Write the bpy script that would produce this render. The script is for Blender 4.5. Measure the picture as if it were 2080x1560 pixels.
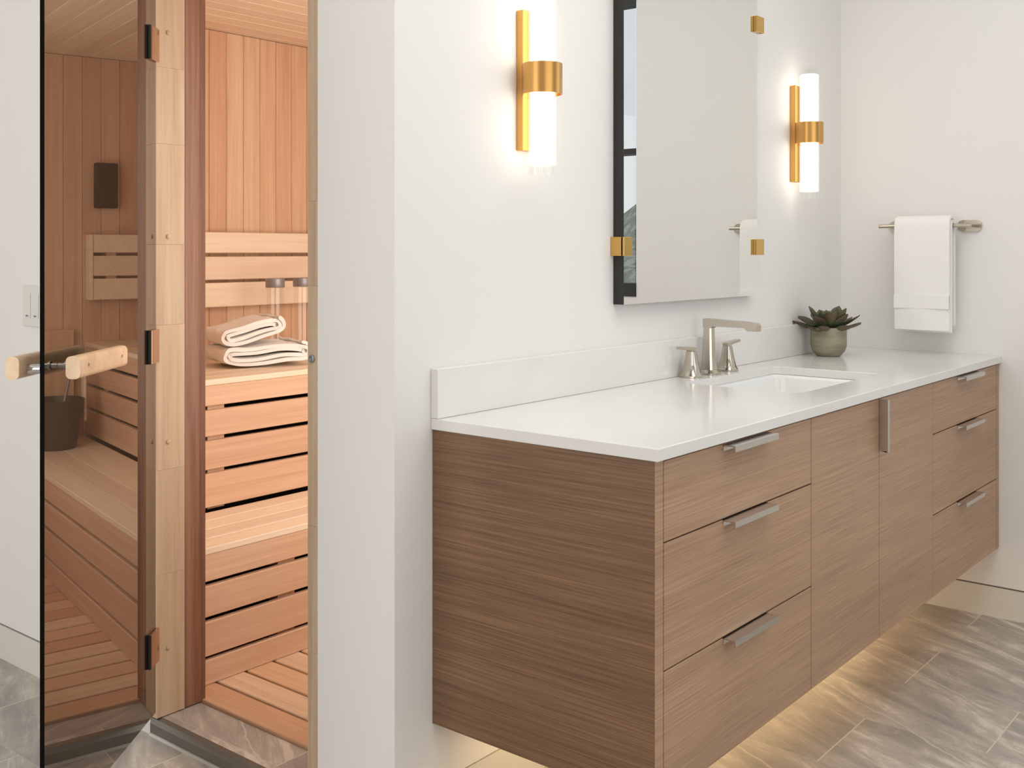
import bpy, bmesh, math, random
from mathutils import Vector, Matrix
random.seed(7)
PI = math.pi
C = bpy.context.scene.collection
for o in list(bpy.data.objects): bpy.data.objects.remove(o)

# ------------------------------------------------------------------ camera, sky, lights, exposure
sc = bpy.context.scene
cd = bpy.data.cameras.new('camera'); cam = bpy.data.objects.new('camera', cd); C.objects.link(cam)
cam.location = (-1.599, -1.526, 1.205)
cam.rotation_euler = (PI/2, 0, math.radians(39.27) - PI/2)
cd.sensor_width = 36.0; cd.lens = 2181/2080*36.0
cd.shift_y = -(780-508.5)/2080; cd.clip_start = 0.02
sc.camera = cam
sc.view_settings.view_transform = 'Standard'; sc.view_settings.look = 'None'
sc.view_settings.gamma = 1; sc.view_settings.use_curve_mapping = False
sc.view_settings.exposure = 0.0

w = bpy.data.worlds.new('world'); sc.world = w; w.use_nodes = True
nt = w.node_tree; bg = nt.nodes['Background']
tc = nt.nodes.new('ShaderNodeTexCoord'); sp = nt.nodes.new('ShaderNodeSeparateXYZ'); rp = nt.nodes.new('ShaderNodeValToRGB')
nt.links.new(tc.outputs['Generated'], sp.inputs[0]); nt.links.new(sp.outputs['Z'], rp.inputs[0]); nt.links.new(rp.outputs[0], bg.inputs[0])
rp.color_ramp.elements[0].position = 0.0; rp.color_ramp.elements[0].color = (0.86, 0.88, 0.90, 1)
rp.color_ramp.elements[1].position = 0.6; rp.color_ramp.elements[1].color = (0.76, 0.83, 0.93, 1)
bg.inputs[1].default_value = 1.0

def area(name, loc, rot, sx, sy, power, col):
    l = bpy.data.lights.new(name, 'AREA'); l.shape = 'RECTANGLE'; l.size = sx; l.size_y = sy; l.energy = power; l.color = col
    o = bpy.data.objects.new(name, l); o.location = loc; o.rotation_euler = rot; C.objects.link(o); return o
# unseen fill panels added behind, left and overhead; daylight through the side window
area('added_fill_back', (-0.9, -3.97, 1.5), (PI/2, 0, 0), 3.2, 1.9, 29, (0.97, 0.985, 1.0))  # added fill panel, this wall has no window
area('added_fill_left', (-3.17, 0.9, 1.45), (PI/2, 0, -PI/2), 3.6, 1.8, 43, (1.0, 0.985, 0.97))  # unseen fill added to brighten the surfaces facing left
area('daylight_side_window', (2.20, -1.98, 1.62), (PI/2, 0, PI/2), 1.45, 1.15, 8, (0.78, 0.88, 1.0))
area('added_fill_overhead', (0.2, -1.15, 2.71), (0, 0, 0), 2.4, 1.5, 25, (1.0, 0.98, 0.95))  # overhead fill added without any ceiling fixtures
# sauna: warm panel and point light added unseen at the near wall
area('added_fill_sauna', (0.80, 0.14, 1.22), (PI/2, 0, 0), 1.3, 1.2, 16.5, (1.0, 0.89, 0.79))
def point(name, loc, power, col, r):
    l = bpy.data.lights.new(name, 'POINT'); l.energy = power; l.color = col; l.shadow_soft_size = r
    o = bpy.data.objects.new(name, l); o.location = loc; C.objects.link(o); return o
point('added_lamp_glow', (0.75, 0.185, 1.62), 11, (1.0, 0.87, 0.76), 0.052)
# warm strip light under the floating vanity
area('vanity_strip_glow', (1.07, -0.12, 0.222), (0, 0, 0), 1.9, 0.03, 2.8, (1.0, 0.72, 0.38))

# ------------------------------------------------------------------ materials
def srgb(r, g, b):
    f = lambda v: (v/255/12.92) if v/255 <= 0.04045 else ((v/255+0.055)/1.055)**2.4
    return (f(r), f(g), f(b), 1)
def mat(name, col=(0.8,0.8,0.8,1), rough=0.5, metal=0.0, **kw):
    m = bpy.data.materials.new(name); m.use_nodes = True
    b = m.node_tree.nodes['Principled BSDF']
    b.inputs['Base Color'].default_value = col; b.inputs['Roughness'].default_value = rough; b.inputs['Metallic'].default_value = metal
    for k, v in kw.items(): b.inputs[k].default_value = v
    return m
class N:
    def __init__(s, m): s.t = m.node_tree; s.b = s.t.nodes['Principled BSDF']
    def n(s, typ, **kw):
        x = s.t.nodes.new(typ)
        for k, v in kw.items(): setattr(x, k, v)
        return x
    def l(s, a, b): s.t.links.new(a, b)
    def math(s, op, a, b=None, c=None):
        x = s.n('ShaderNodeMath', operation=op)
        for i, v in enumerate((a, b, c)):
            if v is None: continue
            if isinstance(v, (int, float)): x.inputs[i].default_value = v
            else: s.l(v, x.inputs[i])
        return x.outputs[0]
    def ramp(s, fac, stops):
        r = s.n('ShaderNodeValToRGB'); e = r.color_ramp.elements
        while len(e) < len(stops): e.new(0.5)
        for i, (p, c) in enumerate(stops): e[i].position = p; e[i].color = c
        s.l(fac, r.inputs[0]); return r.outputs[0]
    def mix(s, fac, a, b, blend='MIX'):
        x = s.n('ShaderNodeMix', data_type='RGBA', blend_type=blend)
        for i, v in ((0, fac), (6, a), (7, b)):
            if isinstance(v, (int, float)): x.inputs[i].default_value = v
            elif isinstance(v, tuple): x.inputs[i].default_value = v
            else: s.l(v, x.inputs[i])
        return x.outputs[2]
    def noise(s, vec, scale, detail=4, rough=0.55, dist=0.0):
        x = s.n('ShaderNodeTexNoise'); x.inputs['Scale'].default_value = scale; x.inputs['Detail'].default_value = detail
        x.inputs['Roughness'].default_value = rough; x.inputs['Distortion'].default_value = dist; s.l(vec, x.inputs['Vector']); return x.outputs[0]
    def bump(s, h, strength, dist=0.001):
        x = s.n('ShaderNodeBump'); x.inputs['Strength'].default_value = strength; x.inputs['Distance'].default_value = dist
        s.l(h, x.inputs['Height']); s.l(x.outputs[0], s.b.inputs['Normal'])

def wood(name, dark, mid, light, sc3, rough=0.5, var=0.25, streak=0.5, bump=0.15, tints=None, dist=0.6):
    """boards: grain stretched along the small-scale axis; each separate board gets its own tone"""
    m = mat(name, rough=rough); k = N(m)
    tc = k.n('ShaderNodeTexCoord'); geo = k.n('ShaderNodeNewGeometry')
    off = k.n('ShaderNodeVectorMath', operation='SCALE'); off.inputs[0].default_value = (3.1, 7.7, 5.3); k.l(k.math('MULTIPLY', geo.outputs['Random Per Island'], 9.0), off.inputs['Scale'])
    add = k.n('ShaderNodeVectorMath', operation='ADD'); k.l(tc.outputs['Object'], add.inputs[0]); k.l(off.outputs[0], add.inputs[1])
    mp = k.n('ShaderNodeMapping'); mp.inputs['Scale'].default_value = sc3; k.l(add.outputs[0], mp.inputs[0])
    g1 = k.noise(mp.outputs[0], 1.0, 5, 0.6, dist)
    mp2 = k.n('ShaderNodeMapping'); mp2.inputs['Scale'].default_value = tuple(v*3.7 for v in sc3); k.l(add.outputs[0], mp2.inputs[0])
    g2 = k.noise(mp2.outputs[0], 1.0, 3, 0.6)
    g = k.math('ADD', k.math('MULTIPLY', g1, 1-streak*0.5), k.math('MULTIPLY', g2, streak*0.5))
    col = k.ramp(g, [(0.30, dark), (0.5, mid), (0.70, light)])
    if tints:
        t = k.ramp(geo.outputs['Random Per Island'], [(i/(len(tints)), c) for i, c in enumerate(tints)])
        t.node.color_ramp.interpolation = 'CONSTANT'
        col = k.mix(var, col, t, 'MULTIPLY')
    k.l(col, k.b.inputs['Base Color']); k.bump(g2, bump, 0.0006)
    return m

cw = (1,1,1,1)
cedar_tints = [(1,0.95,0.90,1), (0.86,0.70,0.62,1), (1,1,1,1), (0.93,0.80,0.72,1), (1,0.91,0.80,1), (0.80,0.62,0.54,1), (0.96,0.87,0.80,1)]
CD, CM, CL = srgb(212,180,151), srgb(226,198,170), srgb(236,212,187)
M = {}
M['cedar_v'] = wood('cedar_boards_vertical', CD, CM, CL, (45,45,1.6), var=0.8, tints=cedar_tints)
M['cedar_x'] = wood('cedar_boards_along_bench', CD, CM, CL, (1.6,60,60), var=0.6, tints=cedar_tints)
M['cedar_y'] = wood('cedar_boards_duckboard', CD, CM, CL, (60,1.6,60), var=0.9, tints=[(1,1,0.98,1),(1,0.97,0.93,1),(0.78,0.58,0.50,1),(0.84,0.66,0.56,1),(0.95,0.82,0.72,1),(0.80,0.60,0.50,1)])
M['bench_x'] = wood('pale_bench_boards', srgb(236,216,192), srgb(244,230,209), srgb(249,238,221), (1.6,50,50), var=0.35, tints=cedar_tints)
M['cedar_jamb'] = wood('reddish_cedar_jamb', srgb(104,68,50), srgb(138,96,74), srgb(160,120,95), (40,40,1.3), var=0.3, tints=[cw,(0.9,0.9,0.9,1)])
M['pine_v'] = wood('finger_jointed_pine', srgb(178,152,124), srgb(194,170,142), srgb(206,186,160), (50,50,1.8), var=0.45, tints=[cw,(0.95,0.92,0.88,1),(1,0.98,0.93,1),(0.93,0.91,0.88,1)])
M['pine_handle'] = wood('pale_handle_wood', srgb(226,190,150), srgb(238,206,170), srgb(246,220,188), (30,30,30), rough=0.45, var=0.0)
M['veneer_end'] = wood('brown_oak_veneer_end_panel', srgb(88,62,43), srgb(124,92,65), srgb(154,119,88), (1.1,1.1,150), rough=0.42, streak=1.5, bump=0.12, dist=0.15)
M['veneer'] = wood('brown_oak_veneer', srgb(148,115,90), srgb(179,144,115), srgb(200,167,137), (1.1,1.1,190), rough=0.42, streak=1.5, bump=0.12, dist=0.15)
def _veneer_tone(nm):
    k = N(M[nm]); tc = k.n('ShaderNodeTexCoord'); mp = k.n('ShaderNodeMapping'); mp.inputs['Scale'].default_value = (0.8,0.8,12); k.l(tc.outputs['Object'], mp.inputs[0])
    n = k.noise(mp.outputs[0], 1.0, 3); src = k.b.inputs['Base Color'].links[0].from_socket
    k.l(k.mix(0.6, src, k.ramp(n, [(0.3,(0.74,0.72,0.70,1)),(0.7,(1.1,1.08,1.05,1))]), 'MULTIPLY'), k.b.inputs['Base Color'])
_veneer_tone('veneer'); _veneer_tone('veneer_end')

def wallmat(name, col):
    m = mat(name, col, 0.62); k = N(m); tc = k.n('ShaderNodeTexCoord'); k.bump(k.noise(tc.outputs['Object'], 260, 2), 0.04, 0.0005); return m
M['wall'] = wallmat('off_white_wall_paint', srgb(235,233,230))
M['ceil'] = wallmat('white_ceiling_paint', srgb(240,239,236))
M['base'] = wallmat('painted_baseboard', srgb(222,218,210))
M['shadowgap'] = mat('reveal_gap_shade', srgb(120,112,104), 0.8)  # grey stands in for the shade inside the reveal
M['quartz'] = mat('white_quartz', srgb(231,229,226), 0.13)
def _q():
    k = N(M['quartz']); tc = k.n('ShaderNodeTexCoord'); n = k.noise(tc.outputs['Object'], 3.5, 6, 0.6, 1.2)
    k.l(k.ramp(n, [(0.35, srgb(229,227,224)), (0.6, srgb(232,230,227))]), k.b.inputs['Base Color'])
_q()
M['ceramic'] = mat('white_ceramic', srgb(238,238,236), 0.08)
M['nickel'] = mat('polished_nickel', srgb(202,193,180), 0.14, 1.0)
M['satin'] = mat('brushed_steel_pull', srgb(208,203,197), 0.26, 1.0)
M['brass'] = mat('brushed_brass', srgb(208,160,94), 0.30, 1.0)
M['gold'] = mat('polished_brass_clip', srgb(214,172,100), 0.18, 1.0)
M['hingem'] = mat('hinge_metal', srgb(214,180,156), 0.16, 1.0)
M['rim'] = mat('dark_glass_edge', srgb(16,14,13), 0.8)
N(M['rim']).b.inputs['Specular IOR Level'].default_value = 0.05
M['black'] = mat('black_painted_edge', srgb(34,32,30), 0.45)
M['dark'] = mat('void_shade', srgb(20,14,12), 0.9)
M['mirror'] = mat('mirror_silver', (0.86,0.86,0.84,1), 0.0, 1.0)
M['mirror_rim'] = mat('mirror_glass_rim', srgb(120,124,120), 0.2)
M['plastic'] = mat('white_switch_plastic', srgb(226,223,217), 0.35)
M['slot'] = mat('grey_switch_slot', srgb(120,118,112), 0.6)
M['chrome'] = mat('chrome', srgb(205,205,205), 0.08, 1.0)
M['trim_metal'] = mat('satin_edge_trim', srgb(138,134,128), 0.4, 0.8)
M['cap_metal'] = mat('brushed_grey_cap', srgb(150,150,154), 0.4, 0.5)
M['pail'] = mat('dark_grey_pail_metal', srgb(96,92,84), 0.45, 0.6)
M['darkbox'] = mat('dark_brown_wood_case', srgb(48,20,12), 0.6)
M['strip'] = mat('warm_strip_diffuser', srgb(255,220,160), 0.5); N(M['strip']).b.inputs['Emission Color'].default_value = srgb(255,205,130); N(M['strip']).b.inputs['Emission Strength'].default_value = 1.5
M['glow'] = mat('lit_white_tube', (1,1,1,1), 0.5); N(M['glow']).b.inputs['Emission Color'].default_value = (1.0,0.90,0.76,1); N(M['glow']).b.inputs['Emission Strength'].default_value = 3.2
M['lampglow'] = mat('lit_globe', (1,1,1,1), 0.5); N(M['lampglow']).b.inputs['Emission Color'].default_value = (1.0,0.85,0.7,1); N(M['lampglow']).b.inputs['Emission Strength'].default_value = 1.0
M['glass'] = None
def thin_glass(name, tint, refl, fres=1.5, rough=0.0, gcol=(1,1,1,1)):
    m = bpy.data.materials.new(name); m.use_nodes = True; t = m.node_tree; t.nodes.clear()
    o = t.nodes.new('ShaderNodeOutputMaterial'); mx = t.nodes.new('ShaderNodeMixShader'); tr = t.nodes.new('ShaderNodeBsdfTransparent'); gl = t.nodes.new('ShaderNodeBsdfGlossy')
    ge = t.nodes.new('ShaderNodeNewGeometry'); dt = t.nodes.new('ShaderNodeVectorMath'); dt.operation = 'DOT_PRODUCT'
    t.links.new(ge.outputs['Normal'], dt.inputs[0]); t.links.new(ge.outputs['Incoming'], dt.inputs[1])
    def mm(op, a, b=None, c=None):
        x = t.nodes.new('ShaderNodeMath'); x.operation = op
        for i, v in enumerate((a, b, c)):
            if v is None: continue
            if isinstance(v, (int, float)): x.inputs[i].default_value = v
            else: t.links.new(v, x.inputs[i])
        return x.outputs[0]
    f0 = ((fres-1)/(fres+1))**2*2
    sch = mm('MULTIPLY_ADD', mm('POWER', mm('SUBTRACT', 1.0, mm('ABSOLUTE', dt.outputs['Value'])), 5.0), 1-f0, f0)
    fac = mm('MULTIPLY_ADD', sch, 1.0-refl, refl)
    tr.inputs[0].default_value = tint; gl.inputs[0].default_value = gcol; gl.inputs['Roughness'].default_value = rough
    t.links.new(fac, mx.inputs[0]); t.links.new(tr.outputs[0], mx.inputs[1]); t.links.new(gl.outputs[0], mx.inputs[2]); t.links.new(mx.outputs[0], o.inputs[0])
    return m
M['clear'] = thin_glass('clear_glass', (0.97,0.97,0.96,1), 0.02, 1.4)
M['bottle'] = thin_glass('clear_bottle_glass', (0.985,0.98,0.975,1), 0.01, 1.25)
M['bronze'] = thin_glass('bronze_tinted_glass', (0.085,0.055,0.038,1), 0.26, 1.5, gcol=(0.93,0.90,0.86,1))
M['pane'] = thin_glass('window_glass', (0.96,0.98,0.98,1), 0.0, 1.3)

def towelmat(name, col):
    m = mat(name, col, 0.95); k = N(m); k.b.inputs['Sheen Weight'].default_value = 0.3
    tc = k.n('ShaderNodeTexCoord'); k.bump(k.noise(tc.outputs['Object'], 420, 3, 0.7), 0.6, 0.002); return m
M['towel'] = towelmat('white_terry', srgb(247,245,242))
M['towel_band'] = mat('white_woven_band', srgb(243,241,238), 0.8)

def tilemat():
    m = mat('stone_look_porcelain_tile', rough=0.38); k = N(m)
    tc = k.n('ShaderNodeTexCoord'); s = k.n('ShaderNodeSeparateXYZ'); k.l(tc.outputs['Object'], s.inputs[0])
    u = k.math('DIVIDE', k.math('SUBTRACT', s.outputs[0], 0.82), 0.295); cx = k.math('FLOOR', u); fx = k.math('SUBTRACT', u, cx)
    par = k.math('MODULO', k.math('ADD', cx, 100.0), 2.0)
    v = k.math('ADD', k.math('DIVIDE', k.math('ADD', s.outputs[1], 0.48), 0.595), k.math('MULTIPLY', par, 0.5)); cy = k.math('FLOOR', v); fy = k.math('SUBTRACT', v, cy)
    ex = k.math('MULTIPLY', k.math('MINIMUM', fx, k.math('SUBTRACT', 1.0, fx)), 0.295)
    ey = k.math('MULTIPLY', k.math('MINIMUM', fy, k.math('SUBTRACT', 1.0, fy)), 0.595)
    gr = k.math('MAXIMUM', k.math('LESS_THAN', ey, 0.0017), k.math('MULTIPLY', k.math('LESS_THAN', ex, 0.0013), 0.35))
    cid = k.n('ShaderNodeCombineXYZ'); k.l(cx, cid.inputs[0]); k.l(cy, cid.inputs[1])
    wn = k.n('ShaderNodeTexWhiteNoise', noise_dimensions='2D'); k.l(cid.outputs[0], wn.inputs[0])
    off = k.n('ShaderNodeVectorMath', operation='SCALE'); k.l(wn.outputs[1], off.inputs[0]); off.inputs['Scale'].default_value = 12.0
    ad = k.n('ShaderNodeVectorMath', operation='ADD'); k.l(tc.outputs['Object'], ad.inputs[0]); k.l(off.outputs[0], ad.inputs[1])
    r = k.n('ShaderNodeMapping'); r.inputs['Rotation'].default_value = (0,0,math.radians(-62)); k.l(ad.outputs[0], r.inputs[0])
    st = k.n('ShaderNodeMapping'); st.inputs['Scale'].default_value = (1.3, 6.5, 1); k.l(r.outputs[0], st.inputs[0])
    n1 = k.noise(st.outputs[0], 1.3, 7, 0.62, 1.2)
    n2 = k.noise(r.outputs[0], 9, 6, 0.7, 0.6)
    base = k.ramp(k.math('ADD', k.math('MULTIPLY', n1, 0.75), k.math('MULTIPLY', n2, 0.25)), [(0.34, srgb(144,139,134)), (0.48, srgb(168,161,154)), (0.55, srgb(186,178,168)), (0.60, srgb(212,204,193)), (0.7, srgb(222,214,204))])
    st2 = k.n('ShaderNodeMapping'); st2.inputs['Scale'].default_value = (1.0, 3.2, 1); k.l(r.outputs[0], st2.inputs[0])
    nv = k.noise(st2.outputs[0], 1.5, 6, 0.6, 2.2)
    vein = k.ramp(k.math('ABSOLUTE', k.math('SUBTRACT', nv, 0.5)), [(0.0, (1,1,1,1)), (0.012, (0,0,0,1))])
    col = k.mix(k.math('MULTIPLY', vein, 0.30), base, srgb(214,205,194))
    sr = k.n('ShaderNodeSeparateXYZ'); k.l(r.outputs[0], sr.inputs[0])
    wob = k.math('MULTIPLY', k.math('SUBTRACT', k.noise(r.outputs[0], 7.0, 5, 0.6), 0.5), 0.05)
    vv_ = k.math('DIVIDE', k.math('ADD', sr.outputs[1], wob), 0.33)
    dist_ = k.math('MULTIPLY', k.math('ABSOLUTE', k.math('SUBTRACT', k.math('SUBTRACT', vv_, k.math('FLOOR', vv_)), 0.5)), 0.33)
    long_vein = k.ramp(dist_, [(0.0, (1,1,1,1)), (0.0016, (0.8,0.8,0.8,1)), (0.0034, (0,0,0,1))])
    col = k.mix(k.math('MULTIPLY', long_vein, 0.75), col, srgb(218,209,197))
    col = k.mix(gr, col, srgb(214,206,194))
    k.l(col, k.b.inputs['Base Color']); k.bump(k.math('SUBTRACT', 1.0, gr), 0.3, 0.001)
    return m
M['tile'] = tilemat()
M['tile_curb'] = M['tile']

def leafmat():
    m = mat('succulent_leaf', rough=0.5); k = N(m); tc = k.n('ShaderNodeTexCoord'); s = k.n('ShaderNodeSeparateXYZ'); k.l(tc.outputs['Object'], s.inputs[0])
    oi = k.n('ShaderNodeObjectInfo'); n = k.noise(tc.outputs['Object'], 30, 3)
    g = k.ramp(s.outputs[0], [(0.0, srgb(142,152,98)), (0.45*0.1, srgb(92,104,72)), (0.10, srgb(104,82,68))])
    k.l(k.mix(0.5, g, k.ramp(oi.outputs['Random'], [(0,(0.7,0.75,0.65,1)),(1,(1.2,1.05,1.0,1))]), 'MULTIPLY'), k.b.inputs['Base Color']); return m
M['leaf'] = leafmat()
def potmat():
    m = mat('grey_green_glazed_concrete', rough=0.55); k = N(m); tc = k.n('ShaderNodeTexCoord'); mp = k.n('ShaderNodeMapping'); mp.inputs['Scale'].default_value = (8,8,40); k.l(tc.outputs['Object'], mp.inputs[0])
    n = k.noise(mp.outputs[0], 1.0, 4); k.l(k.ramp(n, [(0.3, srgb(132,126,104)), (0.7, srgb(162,158,134))]), k.b.inputs['Base Color']); return m
M['pot'] = potmat()
M['soil'] = mat('dark_soil', srgb(50,42,30), 0.95)
M['hill'] = None
def hillmat():
    m = mat('misty_hillside', rough=0.9); k = N(m); tc = k.n('ShaderNodeTexCoord'); n = k.noise(tc.outputs['Object'], 3.0, 8, 0.75)
    k.l(k.ramp(n, [(0.35, srgb(34,40,30)), (0.5, srgb(98,106,90)), (0.62, srgb(160,160,150))]), k.b.inputs['Base Color']); return m
M['hill'] = hillmat()

# ------------------------------------------------------------------ mesh helpers
def B(): return bmesh.new()
def box(bm, x0, x1, y0, y1, z0, z1, bev=0.0, seg=2):
    if x0 > x1: x0, x1 = x1, x0
    if y0 > y1: y0, y1 = y1, y0
    if z0 > z1: z0, z1 = z1, z0
    r = bmesh.ops.create_cube(bm, size=1.0); vs = r['verts']
    for v in vs: v.co = Vector((x0+(v.co.x+.5)*(x1-x0), y0+(v.co.y+.5)*(y1-y0), z0+(v.co.z+.5)*(z1-z0)))
    if bev > 0:
        es = list({e for v in vs for e in v.link_edges})
        bmesh.ops.bevel(bm, geom=es, offset=bev, segments=seg, affect='EDGES', profile=0.5)
def prism(bm, pts, p0, ux, uy, n, length):
    """closed outline pts (2D) in plane (ux,uy) at p0, extruded by n*length"""
    p0, ux, uy, n = Vector(p0), Vector(ux), Vector(uy), Vector(n)
    a = [bm.verts.new(p0+ux*p[0]+uy*p[1]) for p in pts]; b = [bm.verts.new(v.co+n*length) for v in a]
    k = len(pts); bm.faces.new(a[::-1]); bm.faces.new(b)
    for i in range(k): bm.faces.new((a[i], a[(i+1)%k], b[(i+1)%k], b[i]))
def loft(bm, rings, cap=True):
    vs = [[bm.verts.new(p) for p in r] for r in rings]; k = len(rings[0])
    for a, b in zip(vs, vs[1:]):
        for i in range(k): bm.faces.new((a[i], a[(i+1)%k], b[(i+1)%k], b[i]))
    if cap: bm.faces.new(vs[0][::-1]); bm.faces.new(vs[-1])
def ring(c, r, n=32, ax='z', ph=0):
    c = Vector(c); out = []
    for i in range(n):
        a = ph+2*PI*i/n; u, v = math.cos(a)*r, math.sin(a)*r
        out.append(c+({'z': Vector((u,v,0)), 'x': Vector((0,u,v)), 'y': Vector((v,0,u))}[ax]))
    return out
def lathe(bm, prof, c=(0,0,0), n=40, cap=True):
    loft(bm, [ring((c[0],c[1],c[2]+z), r, n) for r, z in prof], cap)
def rsq(c, hx, hy, r, seg=4, z=0):
    """rounded rectangle ring in XY"""
    out = []
    for (sx, sy, a0) in ((1,1,0),(-1,1,PI/2),(-1,-1,PI),(1,-1,3*PI/2)):
        for i in range(seg+1):
            a = a0+PI/2*i/seg; out.append(Vector((c[0]+sx*(hx-r)+r*math.cos(a), c[1]+sy*(hy-r)+r*math.sin(a), z)))
    return out
def tube(bm, p, q, r, n=20):
    p, q = Vector(p), Vector(q); d = (q-p).normalized(); a = d.orthogonal().normalized(); b = d.cross(a)
    R = [[c+a*r*math.cos(2*PI*i/n)+b*r*math.sin(2*PI*i/n) for i in range(n)] for c in (p, q)]
    loft(bm, R)
def obj(name, bm, m, parent=None, loc=None, smooth=False, label=None):
    bmesh.ops.recalc_face_normals(bm, faces=bm.faces)
    me = bpy.data.meshes.new(name); bm.to_mesh(me); bm.free(); me.materials.append(M[m] if isinstance(m, str) else m)
    if smooth:
        for p in me.polygons: p.use_smooth = True
        try: me.set_sharp_from_angle(angle=math.radians(35))
        except Exception: pass
    o = bpy.data.objects.new(name, me); C.objects.link(o)
    if parent: o.parent = parent
    if loc: o.location = loc
    if label: o['label'] = label
    return o
def tag(o, label, cat, group=None, kind=None):
    o['label'] = label; o['category'] = cat
    if group: o['group'] = group
    if kind: o['kind'] = kind
    return o
def thing(name, label, cat, loc=(0,0,0), group=None, rot=0):
    o = bpy.data.objects.new(name, None); o.empty_display_size = 0.05; C.objects.link(o); o.location = loc; o.rotation_euler = (0,0,rot)
    return tag(o, label, cat, group)
def struct(name, bm, m, parent=None, **kw):
    o = obj(name, bm, m, parent, **kw)
    if not parent: o['kind'] = 'structure'
    return o
def copytree(root, loc, label, group=None):
    r = root.copy(); C.objects.link(r); r.location = loc; r['label'] = label
    if group: r['group'] = group
    for ch in list(root.children):
        c = ch.copy(); C.objects.link(c); c.parent = r
        for g in ch.children:
            d = g.copy(); C.objects.link(d); d.parent = c
    return r

# ------------------------------------------------------------------ the room shell
XR = 2.133; WX = -0.10      # right wall, sauna door wall
Y0, Y1, X0, H = -4.0, 3.2, -3.2, 2.74
DY0, DY1, DH = 0.231, 0.862, 1.99           # door opening in the sauna wall
b = B(); box(b, X0-.1, XR+.1, Y0-.1, Y1+.1, -0.06, 0.0); struct('floor', b, 'tile')
b = B(); box(b, X0-.1, XR+.1, Y0-.1, Y1+.1, H, H+.06); struct('ceiling', b, 'ceil')
b = B(); box(b, WX+.12, XR+.12, 0.0, 0.10, 0.102, H); struct('wall_back', b, 'wall')
# wall with the sauna doorway (faces -X)
b = B()
box(b, WX, WX+.12, 0.0, DY0, 0.0, H); box(b, WX, WX+.12, DY0, DY1, DH+.03, H); box(b, WX, WX+.12, DY1, Y1, 0.104, H)
struct('wall_sauna', b, 'wall')
# right wall with a window opening
WY0, WY1, WZ0, WZ1 = -2.75, -0.93, 1.015, 2.275
b = B(); box(b, XR, XR+.12, WY1, 0.1, 0.104, H); box(b, XR, XR+.12, Y0, WY0, 0.104, H); box(b, XR, XR+.12, WY0, WY1, 0.104, WZ0); box(b, XR, XR+.12, WY0, WY1, WZ1, H)
struct('wall_right', b, 'wall')
b = B(); box(b, X0-.1, XR+.12, Y0-.1, Y0, 0, H); struct('wall_front', b, 'wall')
b = B(); box(b, X0-.1, X0, Y0, Y1, 0, H); struct('wall_left', b, 'wall')
b = B(); box(b, X0, WX, Y1, Y1+.1, 0, H); struct('wall_far', b, 'wall')
# flush baseboards with a thin reveal above
def baseb(name, x0, x1, y0, y1):
    g = B(); box(g, x0, x1, y0, y1, 0.0, 0.0985); o = struct(name, g, 'base')
    g = B(); box(g, x0+.004*(x1-x0>0.05 and abs(x1-x0)<0.2), x1-.004, y0+.004, y1-.004, 0.0985, 0.1045); obj('reveal', g, 'shadowgap', o); return o
baseb('baseboard_back', WX+.12, XR, 0.0, 0.10)
baseb('baseboard_right', XR, XR+.12, Y0, 0.10)
baseb('baseboard_left', WX, WX+.12, DY1, Y1)
# window in the right wall
win = obj('window_1', (lambda g: (box(g, XR-.004, XR+.10, WY0, WY1, WZ0, WZ0+.055), box(g, XR-.004, XR+.10, WY0, WY1, WZ1-.05, WZ1), box(g, XR-.004, XR+.10, WY0, WY0+.05, WZ0, WZ1), box(g, XR+.04, XR+.10, WY1-.008, WY1, WZ0, WZ1),
     box(g, XR+.01, XR+.09, WY0, WY1, 1.603, 1.625), box(g, XR+.01, XR+.09, -1.86, -1.80, WZ0, WZ1), g)[-1])(B()), 'black'); win['kind'] = 'structure'
g = B(); box(g, XR+.05, XR+.054, WY0+.04, WY1-.04, WZ0+.04, WZ1-.04); obj('pane', g, 'pane', win)
# hillside outside
g = B(); nx, ny = 40, 24
vv = [[g.verts.new((8+i*0.9, -16+j*1.0, -1.0+0.21*i*(0.9+0.25*math.sin(j*0.7+i*0.3))+0.35*math.sin(i*1.1+j*0.9))) for j in range(ny)] for i in range(nx//2)]
for i in range(len(vv)-1):
    for j in range(ny-1): g.faces.new((vv[i][j], vv[i+1][j], vv[i+1][j+1], vv[i][j+1]))
o = obj('hillside', g, 'hill', smooth=True); o['kind'] = 'structure'

# ------------------------------------------------------------------ door frame, curb
fr = thing('door_frame', 'finger-jointed pine and cedar frame around the sauna doorway', 'door frame', (WX, DY1, 0.045)); L = (WX, DY1, 0.045)
def loc_off(bm, L):
    bmesh.ops.translate(bm, verts=bm.verts, vec=(-L[0], -L[1], -L[2])); return bm
g = B()
zs = [0.048, 0.40, 0.66, 1.02, 1.22, 1.47, 1.66, DH]
for a, c in zip(zs, zs[1:]): box(g, WX-.002, WX+.078, 0.832, DY1, a, c-.0004)
obj('hinge_jamb', loc_off(g, L), 'pine_v', fr, label='pale finger-jointed pine jamb on the hinge side')
g = B(); box(g, WX+.0785, WX+.122, 0.832, DY1, 0.048, DH, .002); obj('inner_jamb', loc_off(g, L), 'cedar_jamb', fr, label='reddish cedar jamb board')
g = B(); prism(g, [(0,0),(0.016,-0.004),(0.018,0),(0.018,0.028),(0,0.028)], (WX+.122, 0.834, 0.048), (1,0,0), (0,1,0), (0,0,1), DH-.048); obj('edge_strip', loc_off(g, L), 'cedar_jamb', fr)
g = B()
for a, c in zip([0.048, 0.35, 0.62, 1.13, 1.31, DH], [0.35, 0.62, 1.13, 1.31, DH]): box(g, WX-.002, WX+.078, DY0, 0.2605, a, c-.0004)
obj('latch_jamb', loc_off(g, L), 'pine_v', fr, label='narrow pale pine jamb on the latch side')
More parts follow.
